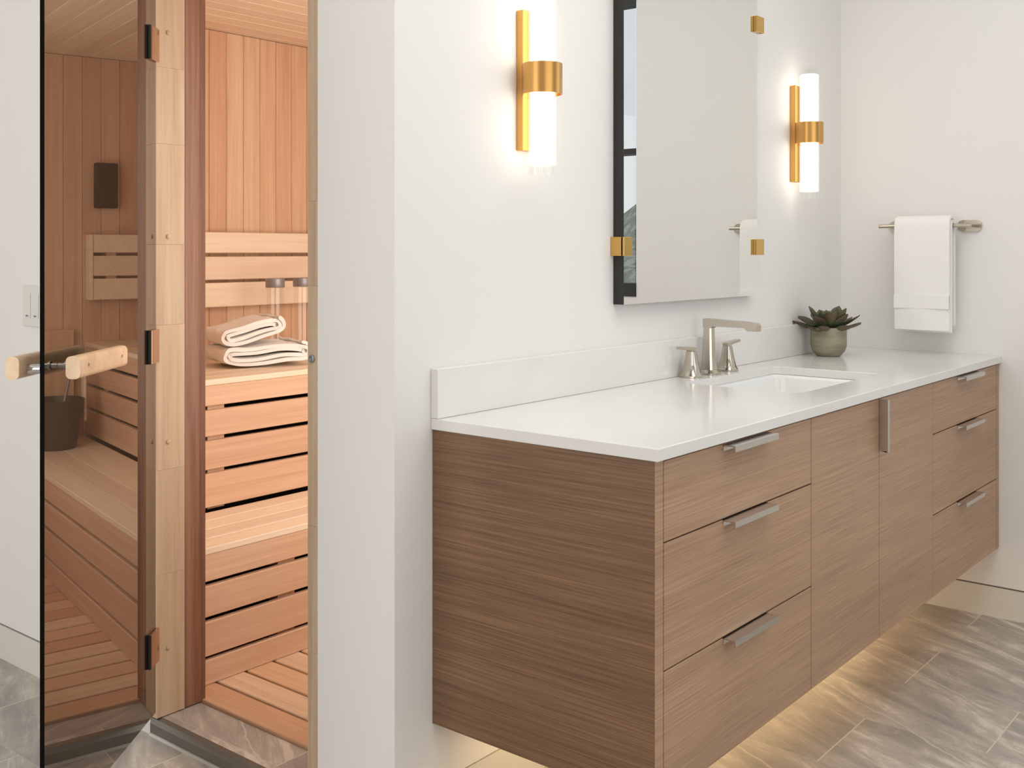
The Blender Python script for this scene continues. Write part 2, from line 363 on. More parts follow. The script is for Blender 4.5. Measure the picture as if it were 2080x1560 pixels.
g = B(); box(g, WX+.0785, WX+.138, DY0, 0.2605, 0.048, DH); obj('inner_jamb', loc_off(g, L), 'cedar_jamb', fr)
g = B(); box(g, WX-.002, WX+.138, DY0, DY1, DH, DH+.03); obj('head_jamb', loc_off(g, L), 'pine_v', fr)
for z in (1.747, 1.239, 0.728, 0.215):
    g = B(); loft(g, [ring((WX+.031, 0.8325, z), .0062, 20, 'y'), ring((WX+.031, 0.8295, z), .0058, 20, 'y'), ring((WX+.031, 0.8285, z), .004, 20, 'y')])
    obj('screw_plug', loc_off(g, L), 'pine_v', fr, smooth=True)
g = B(); loft(g, [ring((WX-.002, 0.2455, 0.975), .0085, 24, 'x'), ring((WX-.006, 0.2455, 0.975), .0085, 24, 'x'), ring((WX-.007, 0.2455, 0.975), .006, 24, 'x'), ring((WX-.004, 0.2455, 0.975), .004, 24, 'x')])
obj('door_catch', loc_off(g, L), 'cap_metal', fr, smooth=True, label='small round grey metal catch')
# curb: tiled step with metal edge trim
g = B(); box(g, WX+.014, 0.028, DY0, DY1, 0.0, 0.045); struct('trim_1', g, 'tile_curb')
g = B(); prism(g, [(0,0.007),(0.0,0.030),(0.005,0.042),(0.016,0.0465),(0.016,0.007)], (WX-.002, DY0, 0.0), (1,0,0), (0,0,1), (0,1,0), DY1-DY0-.002); struct('trim_2', g, 'trim_metal')
g = B(); box(g, WX-.006, WX+.0138, DY0, DY1-.002, 0.0002, 0.0068); struct('trim_3', g, mat('grey_sealant_bead', srgb(205,200,194), 0.6))

# ------------------------------------------------------------------ sauna room
SX0, SX1, SY0, SY1, SH = 0.021, 2.0, 0.13, 1.885, 2.03
BW = 0.0777
def boards_y_wall(y, x0, x1, z0, z1, face, holes=()):
    g = B(); x = x0
    off = 0.788 - math.floor((0.788-x0)/BW)*BW
    xs = [x0]; x = off
    while x < x1: xs.append(x); x += BW
    xs.append(x1)
    for a, c in zip(xs, xs[1:]):
        if c-a < 0.004: continue
        box(g, a+.0006, c-.0006, y, y+.02*face, z0, z1, .0022, 1)
    return g
def boards_x_wall(x, y0, y1, z0, z1, face, skip=None):
    g = B(); y = y0
    while y < y1-.004:
        c = min(y+BW, y1)
        if skip and skip[0]-.02 < y and c < skip[1]+.02: y = c; continue
        box(g, x, x+.02*face, y+.0006, c-.0006, z0, z1, .0022, 1); y = c
    return g
g = boards_y_wall(SY1, SX0, SX1, 0, SH, 1); box(g, SX0, SX1+.1, SY1+.0205, SY1+.07, 0, H-.4); struct('wall_sauna_back', g, 'cedar_v')
g = boards_x_wall(SX1, SY0, SY1, 0, SH, 1); box(g, SX1+.0205, SX1+.08, SY0, SY1, 0, H-.4); struct('wall_sauna_end', g, 'cedar_v')
g = boards_y_wall(SY0, SX0, SX1, 0, SH, -1); struct('wall_sauna_near', g, 'cedar_v')
g = B(); y = SY0
xw = 0.0205
for (a, c, z0) in ((SY0, DY0-.001, 0), (DY1+.001, SY1, 0)):
    y = a
    while y < c-.003:
        e = min(y+BW, c); box(g, xw, xw+.0145, y+.0006, e-.0006, z0, SH, .002, 1); y = e
box(g, xw, xw+.0145, DY0, DY1, DH+.031, SH)
struct('wall_sauna_door', g, 'cedar_v')
g = B(); y = SY0; i = 0
while y < SY1-.003:
    e = min(y+BW*1.1, SY1); box(g, SX0, SX1, y+.0006, e-.0006, SH, SH+.02, .0022, 1); y = e
struct('ceiling_sauna', g, 'bench_x')
# duckboard
db = thing('duckboard', 'cedar slatted duckboard covering the sauna floor', 'duckboard', (0.03, 0.15, 0.0)); L = (0.03, 0.15, 0.0)
g = B(); x = 0.030
while x < SX1-.05:
    box(g, x, x+.0855, SY0+.02, SY1-.02, 0.034, 0.054, .002, 1); x += 0.0943
obj('slats', loc_off(g, L), 'cedar_y', db)
for y in (0.25, 0.75, 1.3):
    g = B(); box(g, 0.04, SX1-.06, y, y+.05, 0.0, 0.0335); obj('runner', loc_off(g, L), 'cedar_x', db)

# benches
def bench(name, label, yf, yb, zt, slatz, nseat, x0, x1, apron_m):
    t = thing(name, label, 'bench', ((x0+x1)/2, (yf+yb)/2, 0)); L = ((x0+x1)/2, (yf+yb)/2, 0)
    g = B(); wd = (yb-yf)/nseat
    for i in range(nseat): box(g, x0, x1, yf-.004+i*wd+.0015, yf-.004+(i+1)*wd-.0015, zt-.018, zt, .0025, 2)
    obj('seat_boards', loc_off(g, L), 'bench_x', t)
    g = B()
    for (a, c) in slatz: box(g, x0, x1, yf, yf+.019, a, c, .002, 1)
    obj('front_slats', loc_off(g, L), apron_m, t)
    for x in (x0+.30, x0+.95, x1-.25):
        g = B(); box(g, x, x+.06, yf+.0195, yf+.06, 0.055 if zt < .5 else 0.42, zt-.0185); obj('upright', loc_off(g, L), 'cedar_v', t)
    g = B(); box(g, x0+.01, x1-.01, yf+.14, yf+.16, 0.056, zt-.02); obj('shade_sheet', loc_off(g, L), 'dark', t)  # near-black sheet painted in for the shade behind the slats
    return t
XB0, XB1 = 0.037, SX1-.002
bench('sauna_bench', 'upper cedar sauna bench with towels rolled on it', 1.23, SY1-.003, 0.815, [(0.735,0.797),(0.643,0.722),(0.543,0.630),(0.4290,0.531),], 8, XB0, XB1, 'cedar_x')
bench('sauna_bench', 'lower cedar sauna bench nearest the duckboard floor', 0.895, 1.2285, 0.418, [(0.328,0.4005),(0.234,0.316),(0.130,0.221),(0.0545,0.120)], 4, XB0, XB1, 'cedar_x')
# backrests
def backrest(label, along, x0, x1, base):
    t = thing('backrest', label, 'backrest', base)
    rows = [(0.995,1.085),(1.096,1.182),(1.195,1.272)]
    g = B()
    for a, c in rows:
        if along == 'x': box(g, x0, x1, SY1-.058, SY1-.040, a, c, .004, 2)
        else: box(g, SX1-.058, SX1-.040, x0, x1, a, c, .004, 2)
    obj('slats', loc_off(g, base), 'bench_x', t)
    pos = (0.62, 1.30, 1.8) if along == 'x' else (x0+.06, x1-.12)
    for p in pos:
        g = B()
        if along == 'x': box(g, p, p+.04, SY1-.0395, SY1-.0005, 1.0, 1.265)
        else: box(g, SX1-.0395, SX1-.0005, p, p+.04, 1.0, 1.265)
        obj('batten', loc_off(g, base), 'cedar_v', t)
    if along == 'y':
        g = B(); box(g, SX1-.062, SX1-.001, x0-.016, x0-.0005, 0.995, 1.272, .002); obj('end_board', loc_off(g, base), 'bench_x', t)
    return t
backrest('three-slat cedar backrest behind the bottles and towels', 'x', XB0, SX1-.06, (1.0, SY1-.05, 0.995))
backrest('short three-slat cedar backrest seen mirrored in the glass door', 'y', 1.245, SY1-.062, (SX1-.05, 1.5, 0.995))
# dark case on the end wall
t = thing('sauna_light', 'small dark brown box mounted high on the mirrored cedar wall', 'wall box', (SX1-.02, 1.31, 1.48)); L = (SX1-.02, 1.31, 1.48)
g = B(); box(g, SX1-.045, SX1-.0005, 1.262, 1.352, 1.385, 1.578, .004); obj('case', loc_off(g, L), 'darkbox', t)
g = B(); box(g, SX1-.050, SX1-.0455, 1.27, 1.344, 1.395, 1.568, .002); obj('front_panel', loc_off(g, L), mat('dark_panel', srgb(44,20,14), 0.5), t)
# pail, ladle, board on end wall
t = thing('sauna_pail', 'dark grey tapered pail on the lower bench, mirrored in the glass door', 'pail', (1.76, 1.05, 0.418)); 
g = B(); lathe(g, [(0.0,0),(0.075,0),(0.078,0.006),(0.105,0.19),(0.107,0.195),(0.102,0.195),(0.075,0.012),(0.0,0.012)], n=36); obj('body', g, 'pail', t, smooth=True)
for s in (-1, 1):
    g = B(); box(g, -.022, .022, s*.1085-.006, s*.1085+.006, 0.10, 0.285, .006); obj('stave', g, 'bench_x', t)
t2 = thing('ladle', 'thin grey metal ladle leaning in the mirrored pail', 'ladle', (1.76, 1.05, 0.435))
g = B(); tube(g, (0.0,0.0,0.0), (0.03, 0.075, 0.33), .006); tube(g, (0.026,0.065,0.27), (0.036, 0.09, 0.385), .012); obj('handle', g, 'cap_metal', t2, smooth=True)
g = B(); lathe(g, [(0.0,0.0),(0.022,0.004),(0.03,0.022),(0.028,0.022),(0.02,0.008),(0.0,0.006)], c=(0,0,-.004), n=24); obj('bowl', g, 'cap_metal', t2, smooth=True)
g = B(); box(g, SX1-.03, SX1-.001, 0.93, 1.175, 0.425, 0.872, .003); tag(obj('splash_board', g, 'cedar_v'), 'plain cedar board standing against the wall behind the mirrored pail', 'board')
# unseen sauna lamp, added to house the warm point light
t = thing('added_lamp', 'round warm lamp added unseen on the near sauna wall', 'lamp', (0.75, 0.131, 1.62))
g = B(); loft(g, [ring((0,0,0), .05, 24, 'y'), ring((0,.02,0), .05, 24, 'y')]); obj('base', g, 'bench_x', t, smooth=True)
g = B(); bmesh.ops.create_uvsphere(g, u_segments=20, v_segments=12, radius=.045); bmesh.ops.translate(g, verts=g.verts, vec=(0,.05,0)); obj('globe', g, 'lampglow', t, smooth=True)

# bottles
def bottle(loc, label):
    t = thing('bottle', label, 'bottle', loc, group='clear bottles on the upper bench')
    g = B(); lathe(g, [(0.0,0.0),(0.029,0.0),(0.032,0.004),(0.032,0.25),(0.030,0.252),(0.030,0.006),(0.0,0.006)], n=32, cap=True); obj('body', g, 'bottle', t, smooth=True)
    g = B(); lathe(g, [(0.0,0.2525),(0.034,0.2525),(0.035,0.254),(0.035,0.284),(0.034,0.286),(0.0,0.286)], n=32); obj('cap', g, 'cap_metal', t, smooth=True)
    return t
b0 = bottle((0.916, 1.66, 0.8155), 'clear bottle with a grey cap, fully visible behind the upper rolled towel')
copytree(b0, (1.044, 1.66, 0.8155), 'clear grey-capped bottle half hidden by the door jamb', 'clear bottles on the upper bench')

# rolled towels
def cr(P, n=10):
    out = []
    Q = [P[0]]+list(P)+[P[-1]]
    for i in range(1, len(Q)-2):
        p0, p1, p2, p3 = [Vector(q) for q in Q[i-1:i+3]]
        for k in range(n):
            s = k/n; out.append(0.5*((2*p1)+(-p0+p2)*s+(2*p0-5*p1+4*p2-p3)*s*s+(-p0+3*p1-3*p2+p3)*s**3))
    out.append(Vector(Q[-1])); return out
def ribbon(bm, path, th, depth, shear=(0,0), nd=14, seed=0):
    rnd = random.Random(seed); pts = cr([(p[0], p[1]) for p in path], 3); n = len(pts)
    nor = []
    for i in range(n):
        d = (pts[min(i+1,n-1)]-pts[max(i-1,0)]).normalized(); nor.append(Vector((-d.y, d.x)))
    secs = []
    for j in range(nd+1):
        s = j/nd; y = (s-.5)*depth
        sc_ = 1.0-0.10*abs(2*s-1)**6
        sec = []
        def P(i, side, tt):
            p = pts[i]+nor[i]*(side*tt*sc_/2*(1+0.08*math.sin(i*0.35+seed)+0.06*math.sin(s*9+i*.2)))
            e = 0.004*math.sin(i*0.21+seed*2)
            return Vector((p.x+shear[0]*s+0.002*math.sin(s*14+i*.17), y+e*(1 if s > .5 else -1)*(abs(2*s-1)**3), p.y+shear[1]*s+0.0015*math.sin(s*11+i*.3)))
        end = Vector
        for i in range(n): sec.append(P(i, 1, th))
        d = (pts[-1]-pts[-2]).normalized()*th*.4; e = P(n-1, 0, th); sec.append(Vector((e.x+d.x, e.y, e.z+d.y)))
        for i in range(n-1, -1, -1): sec.append(P(i, -1, th))
        d = (pts[0]-pts[1]).normalized()*th*.4; e = P(0, 0, th); sec.append(Vector((e.x+d.x, e.y, e.z+d.y)))
        secs.append(sec)
    vs = [[bm.verts.new(p) for p in s] for s in secs]; k = len(secs[0])
    for a, c in zip(vs, vs[1:]):
        for i in range(k): bm.faces.new((a[i], a[(i+1)%k], c[(i+1)%k], c[i]))
    for V in (vs[0], vs[-1]):
        top = V[:n]; bot = V[n+1:2*n+1][::-1]
        for i in range(n-1): bm.faces.new((top[i], top[i+1], bot[i+1], bot[i]))
        bm.faces.new((top[-1], V[n], bot[-1])); bm.faces.new((top[0], bot[0], V[2*n+1]))
def roll(A, Bz, p, turns, c, tilt, a0):
    out = []; n = int(turns*26)
    for i in range(n+1):
        th = -0.5+2*PI*turns*i/n; f = p*(th+0.5)/(2*PI)
        hb = Bz-p*turns+f; ha = A-p*turns*1.15+f*1.15
        if ha < a0: ha = a0
        x = (ha-hb)*math.tanh(2.6*math.cos(th))/math.tanh(2.6)+hb*math.cos(th); z = hb*math.sin(th)
        x += 0.0; z += 0.004*math.sin(x*30)
        out.append((c[0]+x*math.cos(tilt)-z*math.sin(tilt), c[1]+x*math.sin(tilt)+z*math.cos(tilt)))
    return out
TR = -0.32
t = thing('rolled_towel', 'cream rolled towel lying flat on the upper bench, lower of the pair', 'towel', (0.70, 1.47, 0.8155), rot=TR, group='rolled towels in the sauna')
g = B(); ribbon(g, roll(.158, .0338, .0138, 2.25, (-.008, .0455), 0.035, .05), 0.0132, 0.22, seed=1); obj('cloth', g, 'towel', t, smooth=True)
t = thing('rolled_towel', 'cream rolled towel stacked on the other, sloping up to the right', 'towel', (0.70, 1.48, 0.8155), rot=TR, group='rolled towels in the sauna')
g = B(); ribbon(g, roll(.112, .0325, .0138, 2.2, (-.052, .121), 0.19, .04), 0.0132, 0.20, seed=5); obj('cloth', g, 'towel', t, smooth=True)

# ------------------------------------------------------------------ glass sauna door
TH = math.radians(218); DW = 0.615
dr = thing('door_1', '', '', (WX-.002, 0.832, 0.066), rot=TH)
dr = dr; del dr['label']; del dr['category']; dr['kind'] = 'structure'
# local frame: +X runs from the hinge to the free edge; +Y local = outer side (away from the camera); -Y = inner face
d_side = 1  # sign of local Y that faces the camera, fixed below
ly = Vector((-math.sin(TH), math.cos(TH)))           # local +Y in the world
d_side = 1 if ly.dot(Vector((0.616,-0.788))) > 0 else -1
T = 0.008
g = B(); box(g, 0.006, DW-.0015, -T, 0.0, 0, 1.915); 
# pane surfaces: two faces only, the rest is the rim part
g.free(); g = B()
vs = [g.verts.new(p) for p in ((0.006,0,0),(DW-.002,0,0),(DW-.002,0,1.915),(0.006,0,1.915))]; g.faces.new(vs)
pane = obj('glass_pane', g, 'bronze', dr, label='bronze tinted glass door leaf')
g = B(); box(g, DW-.002, DW, -T/2, T/2, 0, 1.915); obj('pane_rim', g, 'rim', dr, label='dark polished free edge of the glass')
S = d_side
for z in (1.7095, 0.970, 0.233):
    zz = z-0.066
    g = B(); box(g, 0.000, 0.052, S*0.0005, S*0.0075, zz-.041, zz+.041, .0012); obj('hinge', g, 'hingem', dr, label='polished metal glass hinge plate')
    g = B(); box(g, 0.0522, 0.060, S*0.0005, S*0.0075, zz-.041, zz+.041, .0008); obj('hinge_edge_shade', g, 'black', dr)  # black strip stands in for the shaded edge of the hinge
    g = B(); box(g, 0.000, 0.060, -S*0.0005, -S*0.011, zz-.041, zz+.041, .0012); obj('hinge', g, 'black', dr, label='dark outer hinge plate')
# handle: wooden bars either side joined by chrome posts
def hbar(off, w0, w1, th, hh):
    g = B(); z = 0.979-0.066
    prism(g, [(math.cos(a)*0+x, y) for x, y, a in []] or rr(th, hh), (w0, off, z), (0,1,0), (0,0,1), (1,0,0), w1-w0)
    bmesh.ops.recalc_face_normals(g, faces=g.faces)
    return g
def rr(a, c, r=0.010, seg=5):
    out = []
    for (sx, sy, a0) in ((1,1,0),(-1,1,PI/2),(-1,-1,PI),(1,-1,3*PI/2)):
        for i in range(seg+1):
            t_ = a0+PI/2*i/seg; out.append((sx*(a/2-r)+r*math.cos(t_), sy*(c/2-r)+r*math.sin(t_)))
    return out
hd = obj('handle', hbar(S*0.046, 0.345, 0.585, 0.028, 0.044), 'pine_handle', dr, smooth=True, label='pale wooden handle bar on the inner side')
for wx in (0.545, 0.375):
    g = B(); tube(g, (wx, S*0.0602, 0.915), (wx, S*0.0606, 0.915), .0035, 12); obj('screw', g, 'cap_metal', hd)
    g = B(); tube(g, (wx, S*0.0005, 0.913), (wx, S*0.0318, 0.913), .0055, 16); tube(g, (wx, S*0.014, 0.913), (wx, S*0.018, 0.913), .009, 16); obj('post', g, 'chrome', hd, smooth=True)
ho = obj('handle', hbar(-S*0.066, 0.33, 0.597, 0.026, 0.044), 'pine_handle', dr, smooth=True, label='pale wooden handle bar on the outer side')
for wx in (0.56, 0.39):
    g = B(); tube(g, (wx, -S*0.0525, 0.908), (wx, -S*0.026, 0.908), .0095, 24); obj('post', g, 'chrome', ho, smooth=True)
    g = B(); tube(g, (wx, -S*0.0258, 0.908), (wx, -S*0.0005, 0.908), .004, 16); obj('bolt', g, 'cap_metal', ho, smooth=True)

# light switch on the left wall
t = thing('light_switch', 'white double light switch plate beside the glass door', 'light switch', (WX-.001, 1.445, 1.047))
g = B(); box(g, -.006, 0.0, -.058, .058, -.058, .058, .002); obj('plate', g, 'plastic', t)
for i, yy in enumerate((0.029, -0.017)):
    g = B(); box(g, -.0075, -.0061, yy-.018, yy+.018, -.034, .036, .0006); rk = obj('rocker', g, 'plastic', t)
    g = B(); box(g, -.0080, -.0076, yy-.007, yy+.007, -.030, -.026); obj('slot', g, 'slot', t)

# ------------------------------------------------------------------ vanity
VL = (1.07, -0.27, 0.232)
va = thing('vanity_cabinet', 'floating brown oak vanity cabinet with drawers at both ends and doors between', 'cabinet', VL)
FY = -0.535
g = B(); box(g, 0.008, 0.034, FY, FY+.0018, 0.232, 0.836, .0004, 1); obj('edge_band', loc_off(g, VL), 'veneer', va)
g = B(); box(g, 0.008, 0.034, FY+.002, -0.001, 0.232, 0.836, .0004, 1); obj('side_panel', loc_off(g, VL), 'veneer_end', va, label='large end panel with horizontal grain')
g = B(); box(g, 2.103, XR-.001, FY, -0.001, 0.232, 0.836, .0008, 1); obj('side_panel', loc_off(g, VL), 'veneer', va)
g = B(); box(g, 0.0345, 2.1025, FY+.022, -0.001, 0.234, 0.655); box(g, 0.0345, 2.1025, FY+.022, FY+.035, 0.655, 0.836); box(g, 0.0345, 2.1025, -0.02, -0.001, 0.655, 0.836); obj('body', loc_off(g, VL), 'veneer', va)
DZ = [(0.690,0.833),(0.463,0.687),(0.233,0.460)]
def pull_h(xc, zt, parent):
    g = B(); w2 = 0.094
    prism(g, [(0,0),(0.0,-0.0025),(-0.0235,-0.0025),(-0.0235,-0.012),(-0.0265,-0.012),(-0.0265,0)], (xc-w2, FY, zt), (0,1,0), (0,0,1), (1,0,0), 2*w2)
    box(g, xc-w2, xc+w2, FY-.0015, FY+.006, zt-.012, zt)
    return obj('handle', loc_off(g, VL), 'satin', parent, label='brushed steel edge pull')
for (x0, x1) in ((0.0365, 0.657), (1.4775, 2.0985)):
    for (z0, z1) in DZ:
        g = B(); box(g, x0, x1, FY, FY+.020, z0, z1, .0008, 1); d = obj('drawer', loc_off(g, VL), 'veneer', va)
        pull_h((x0+x1)/2, z1+(.0005 if z1 < .8 else -.001), d)
for i, (x0, x1) in enumerate(((0.660, 1.0665), (1.0695, 1.475))):
    g = B(); box(g, x0, x1, FY, FY+.020, 0.233, 0.833, .0008, 1); d = obj('door', loc_off(g, VL), 'veneer', va)
    if i == 0:
        g = B(); prism(g, [(0,0),(0.0025,0),(0.0025,-0.0235),(-0.012,-0.0235),(-0.012,-0.0265),(0,-0.0265)], (1.067, FY, 0.702), (1,0,0), (0,1,0), (0,0,1), 0.130)
        obj('handle', loc_off(g, VL), 'satin', d, label='vertical brushed steel edge pull')
g = B(); box(g, 0.3, 1.9, -0.14, -0.115, 0.224, 0.2315); obj('light_strip', loc_off(g, VL), 'strip', va, label='warm light strip under the cabinet')

# countertop with sink cutout
ct = thing('countertop', 'white quartz countertop with backsplash on the brown vanity', 'countertop', (1.07, -0.27, 0.837)); L = (1.07, -0.27, 0.837)
SXa, SXb, SYa, SYb = 0.845, 1.375, -0.425, -0.105
g = B()
outer = [(0.003,-0.543),(XR-.0005,-0.543),(XR-.0005,-0.0005),(0.003,-0.0005)]
hole = [(p.x, p.y) for p in rsq(((SXa+SXb)/2, (SYa+SYb)/2), (SXb-SXa)/2, (SYb-SYa)/2, 0.022, 5)]
def slab(g, outer, hole, z0, z1):
    def ringv(pts, z): return [g.verts.new((p[0], p[1], z)) for p in pts]
    layers = []
    for z in (z0, z1):
        o_ = ringv(outer, z); h_ = ringv(hole, z); layers.append((o_, h_))
        es = [g.edges.new((o_[i], o_[(i+1)%len(o_)])) for i in range(len(o_))]+[g.edges.new((h_[i], h_[(i+1)%len(h_)])) for i in range(len(h_))]
        bmesh.ops.triangle_fill(g, edges=es, use_beauty=True)
    (oa, ha), (ob, hb) = layers
    for A, Bv in ((oa, ob), (ha, hb)):
        for i in range(len(A)): g.faces.new((A[i], A[(i+1)%len(A)], Bv[(i+1)%len(A)], Bv[i]))
slab(g, outer, hole, 0.837, 0.860)
co = obj('slab', loc_off(g, L), 'quartz', ct)
mo = co.modifiers.new('edge_round', 'BEVEL'); mo.width = 0.0015; mo.segments = 2; mo.limit_method = 'ANGLE'; mo.angle_limit = math.radians(60)
g = B(); box(g, 0.003, XR-.0005, -0.0205, -0.0005, 0.8603, 0.962, .0012); obj('backsplash', loc_off(g, L), 'quartz', ct, label='upstand along the wall')
# sink
sk = thing('sink', 'white rectangular undermount basin set in the countertop', 'sink', ((SXa+SXb)/2, (SYa+SYb)/2, 0.70)); L = ((SXa+SXb)/2, (SYa+SYb)/2, 0.70)
g = B(); c = ((SXa+SXb)/2, (SYa+SYb)/2); hx, hy = (SXb-SXa)/2, (SYb-SYa)/2
rings = [rsq(c, hx+.02, hy+.02, .03, 6, 0.8365), rsq(c, hx+.002, hy+.002, .03, 6, 0.8365), rsq(c, hx-.004, hy-.004, .035, 6, 0.828), rsq(c, hx-.014, hy-.014, .04, 6, 0.74), rsq(c, hx-.03, hy-.03, .045, 6, 0.715), rsq(c, hx-.07, hy-.06, .05, 6, 0.707), rsq(c, .03, .03, .028, 6, 0.704)]
loft(g, rings, False); g.faces.ensure_lookup_table()
bmesh.ops.contextual_create(g, geom=[e for e in g.edges if e.is_boundary and all((v.co.z < 0.705) for v in e.verts)])
so = obj('basin', loc_off(g, L), 'ceramic', sk, smooth=True); ms = so.modifiers.new('thickness', 'SOLIDIFY'); ms.thickness = 0.008; ms.offset = -1
g = B(); lathe(g, [(0.0,0.0045),(0.022,0.0045),(0.024,0.006),(0.012,0.009),(0.0,0.009)], c=(0,0,0.0), n=28); obj('drain', g, 'nickel', sk, smooth=True)

# faucet: spout and two lever handles on one counter
ZC = 0.8605
t = thing('faucet', 'polished nickel faucet with tall squared spout between two lever handles', 'faucet', (1.068, -0.055, ZC))
g = B(); o8 = lambda h, z, r=.28: rsq((0,0), h, h, h*r, 1, z)
loft(g, [rsq((0,0), .028, .028, .012, 2, 0), rsq((0,0), .028, .028, .012, 2, .004), rsq((0,0), .022, .022, .009, 2, .009), rsq((0,0), .019, .019, .008, 2, .012)]); obj('base', g, 'nickel', t, smooth=True)
g = B(); loft(g, [rsq((0,0), .0185, .0185, .005, 1, .0122), rsq((0,0), .0155, .0155, .0045, 1, .05), rsq((0,0), .0125, .0125, .004, 1, .13), ])
prism(g, [(.0125, .130),(.0125,.1535),(.0090,.1545),(-0.135,.1490),(-0.147,.1470),(-0.152,.141),(-0.152,.125),(-0.122,.125),(-0.113,.133),(-0.018,.1335),(-.0125,.128)], (-.0125,0,0), (0,1,0), (0,0,1), (1,0,0), .025)
obj('spout', g, 'nickel', t, smooth=True)
def fhandle(x, sgn):
    g = B(); loft(g, [rsq((0,0), .027, .027, .013, 2, 0), rsq((0,0), .027, .027, .013, 2, .005), rsq((0,0), .022, .022, .009, 2, .011), rsq((0,0), .0165, .0165, .006, 2, .035), rsq((0,0), .0125, .0125, .0045, 2, .062), rsq((0,0), .0115, .0115, .004, 2, .070)]); h = obj('handle', g, 'nickel', t, smooth=True, loc=(x-1.068, 0, 0))
    g = B(); prism(g, [(-.0125,.0705),(-.0125,.079),(.0,.082),(.062,.0865),(.066,.084),(.064,.079),(.014,.0745),(.011,.0705)], (0,.0085,0), (sgn,0,0), (0,0,1), (0,-1,0), .017); obj('lever', g, 'nickel', h, smooth=True)
fhandle(0.970, -1); fhandle(1.175, 1)

# potted succulent
PL = (1.778, -0.103, ZC)
t = thing('potted_succulent', 'dark green succulent in a grey-green pot on the countertop', 'plant', PL)
g = B(); lathe(g, [(0.0,0.0),(0.036,0.0),(0.040,0.002),(0.052,0.016),(0.0575,0.034),(0.0575,0.090),(0.0565,0.0935),(0.0545,0.0935),(0.0535,0.09),(0.0535,0.078),(0.0,0.078)], n=48); obj('pot', g, 'pot', t, smooth=True)
g = B(); lathe(g, [(0.0,0.0785),(0.0532,0.0785),(0.05,0.0825),(0.03,0.085),(0.0,0.086)], n=32); obj('soil', g, 'soil', t, smooth=True)
def leaf(Ln, W):
    g = B(); secs = []; n = 10
    for i in range(n+1):
        s = i/n; wv = W*(0.28+0.72*math.sin(min(1, s/0.72)*PI/2)**1.3)*(1 if s < .72 else max(0.0, 1-((s-.72)/.28)**1.7))
        wv = max(wv, 0.0006); th = 0.0035*(1-0.75*s)+0.0008; zc = 0.010*math.sin(s*PI*.9)*-0.6+0.012*s*s
        secs.append([Vector((s*Ln, wv, zc+wv*.28)), Vector((s*Ln, wv*.55, zc+wv*.10+th*.5)), Vector((s*Ln, 0, zc+th*.55)), Vector((s*Ln, -wv*.55, zc+wv*.10+th*.5)), Vector((s*Ln, -wv, zc+wv*.28)), Vector((s*Ln, -wv*.5, zc-th)), Vector((s*Ln, 0, zc-th*1.4)), Vector((s*Ln, wv*.5, zc-th))])
    loft(g, secs)
    return g
k = 0
for (cnt, Ln, W, elev, z0, r0) in ((9, .110, .021, 5, .089, .004), (9, .104, .021, 21, .091, .004), (7, .088, .019, 37, .093, .003), (6, .066, .017, 57, .095, .002), (4, .046, .013, 74, .097, .001)):
    for i in range(cnt):
        a = 2*PI*i/cnt+k*0.9+random.uniform(-.18,.18); e = math.radians(elev+random.uniform(-7,7))
        o = obj('leaf', leaf(Ln*random.uniform(.88,1.05), W*random.uniform(.85,1.1)), 'leaf', t, smooth=True)
        o.location = (math.cos(a)*r0, math.sin(a)*r0, z0); o.rotation_euler = (random.uniform(-.3,.3), -e, a)
    k += 1

# ------------------------------------------------------------------ mirror
t = thing('mirror', 'tall frameless rectangular mirror with black sides above the sink', 'mirror', (1.043, 0.0, 1.068)); L = (1.043, 0.0, 1.068)
MX0, MX1, MZ0, MZ1 = 0.674, 1.411, 1.068, 2.05
g = B(); box(g, MX0, MX1, -0.0265, -0.0005, MZ0, MZ1); obj('backing', loc_off(g, L), 'black', t, label='black backing box')
g = B(); box(g, MX0, MX1, -0.0315, -0.0268, MZ0, MZ1); obj('glass', loc_off(g, L), 'mirror', t, label='silvered mirror glass')
g = B(); box(g, MX0-.0012, MX0-.0001, -0.0315, -0.001, MZ0, MZ1); obj('side_edge', loc_off(g, L), 'black', t)
for (sx, x0, x1) in ((-1, MX0-.014, MX0+.030), (1, MX1-.030, MX1+.030)):
    for z in (1.215, 1.893):
        g = B()
        if sx < 0: box(g, MX0-.014, MX0-.0015, -0.038, -0.001, z-.024, z+.024, .001); box(g, MX0-.014, MX0+.024, -0.042, -0.0320, z-.024, z+.024, .001)
        else: box(g, MX1+.0015, MX1+.026, -0.038, -0.001, z-.024, z+.024, .001); box(g, MX1-.024, MX1+.026, -0.042, -0.0320, z-.024, z+.024, .001)
        obj('clip', loc_off(g, L), 'gold', t, label='polished brass mirror clip')

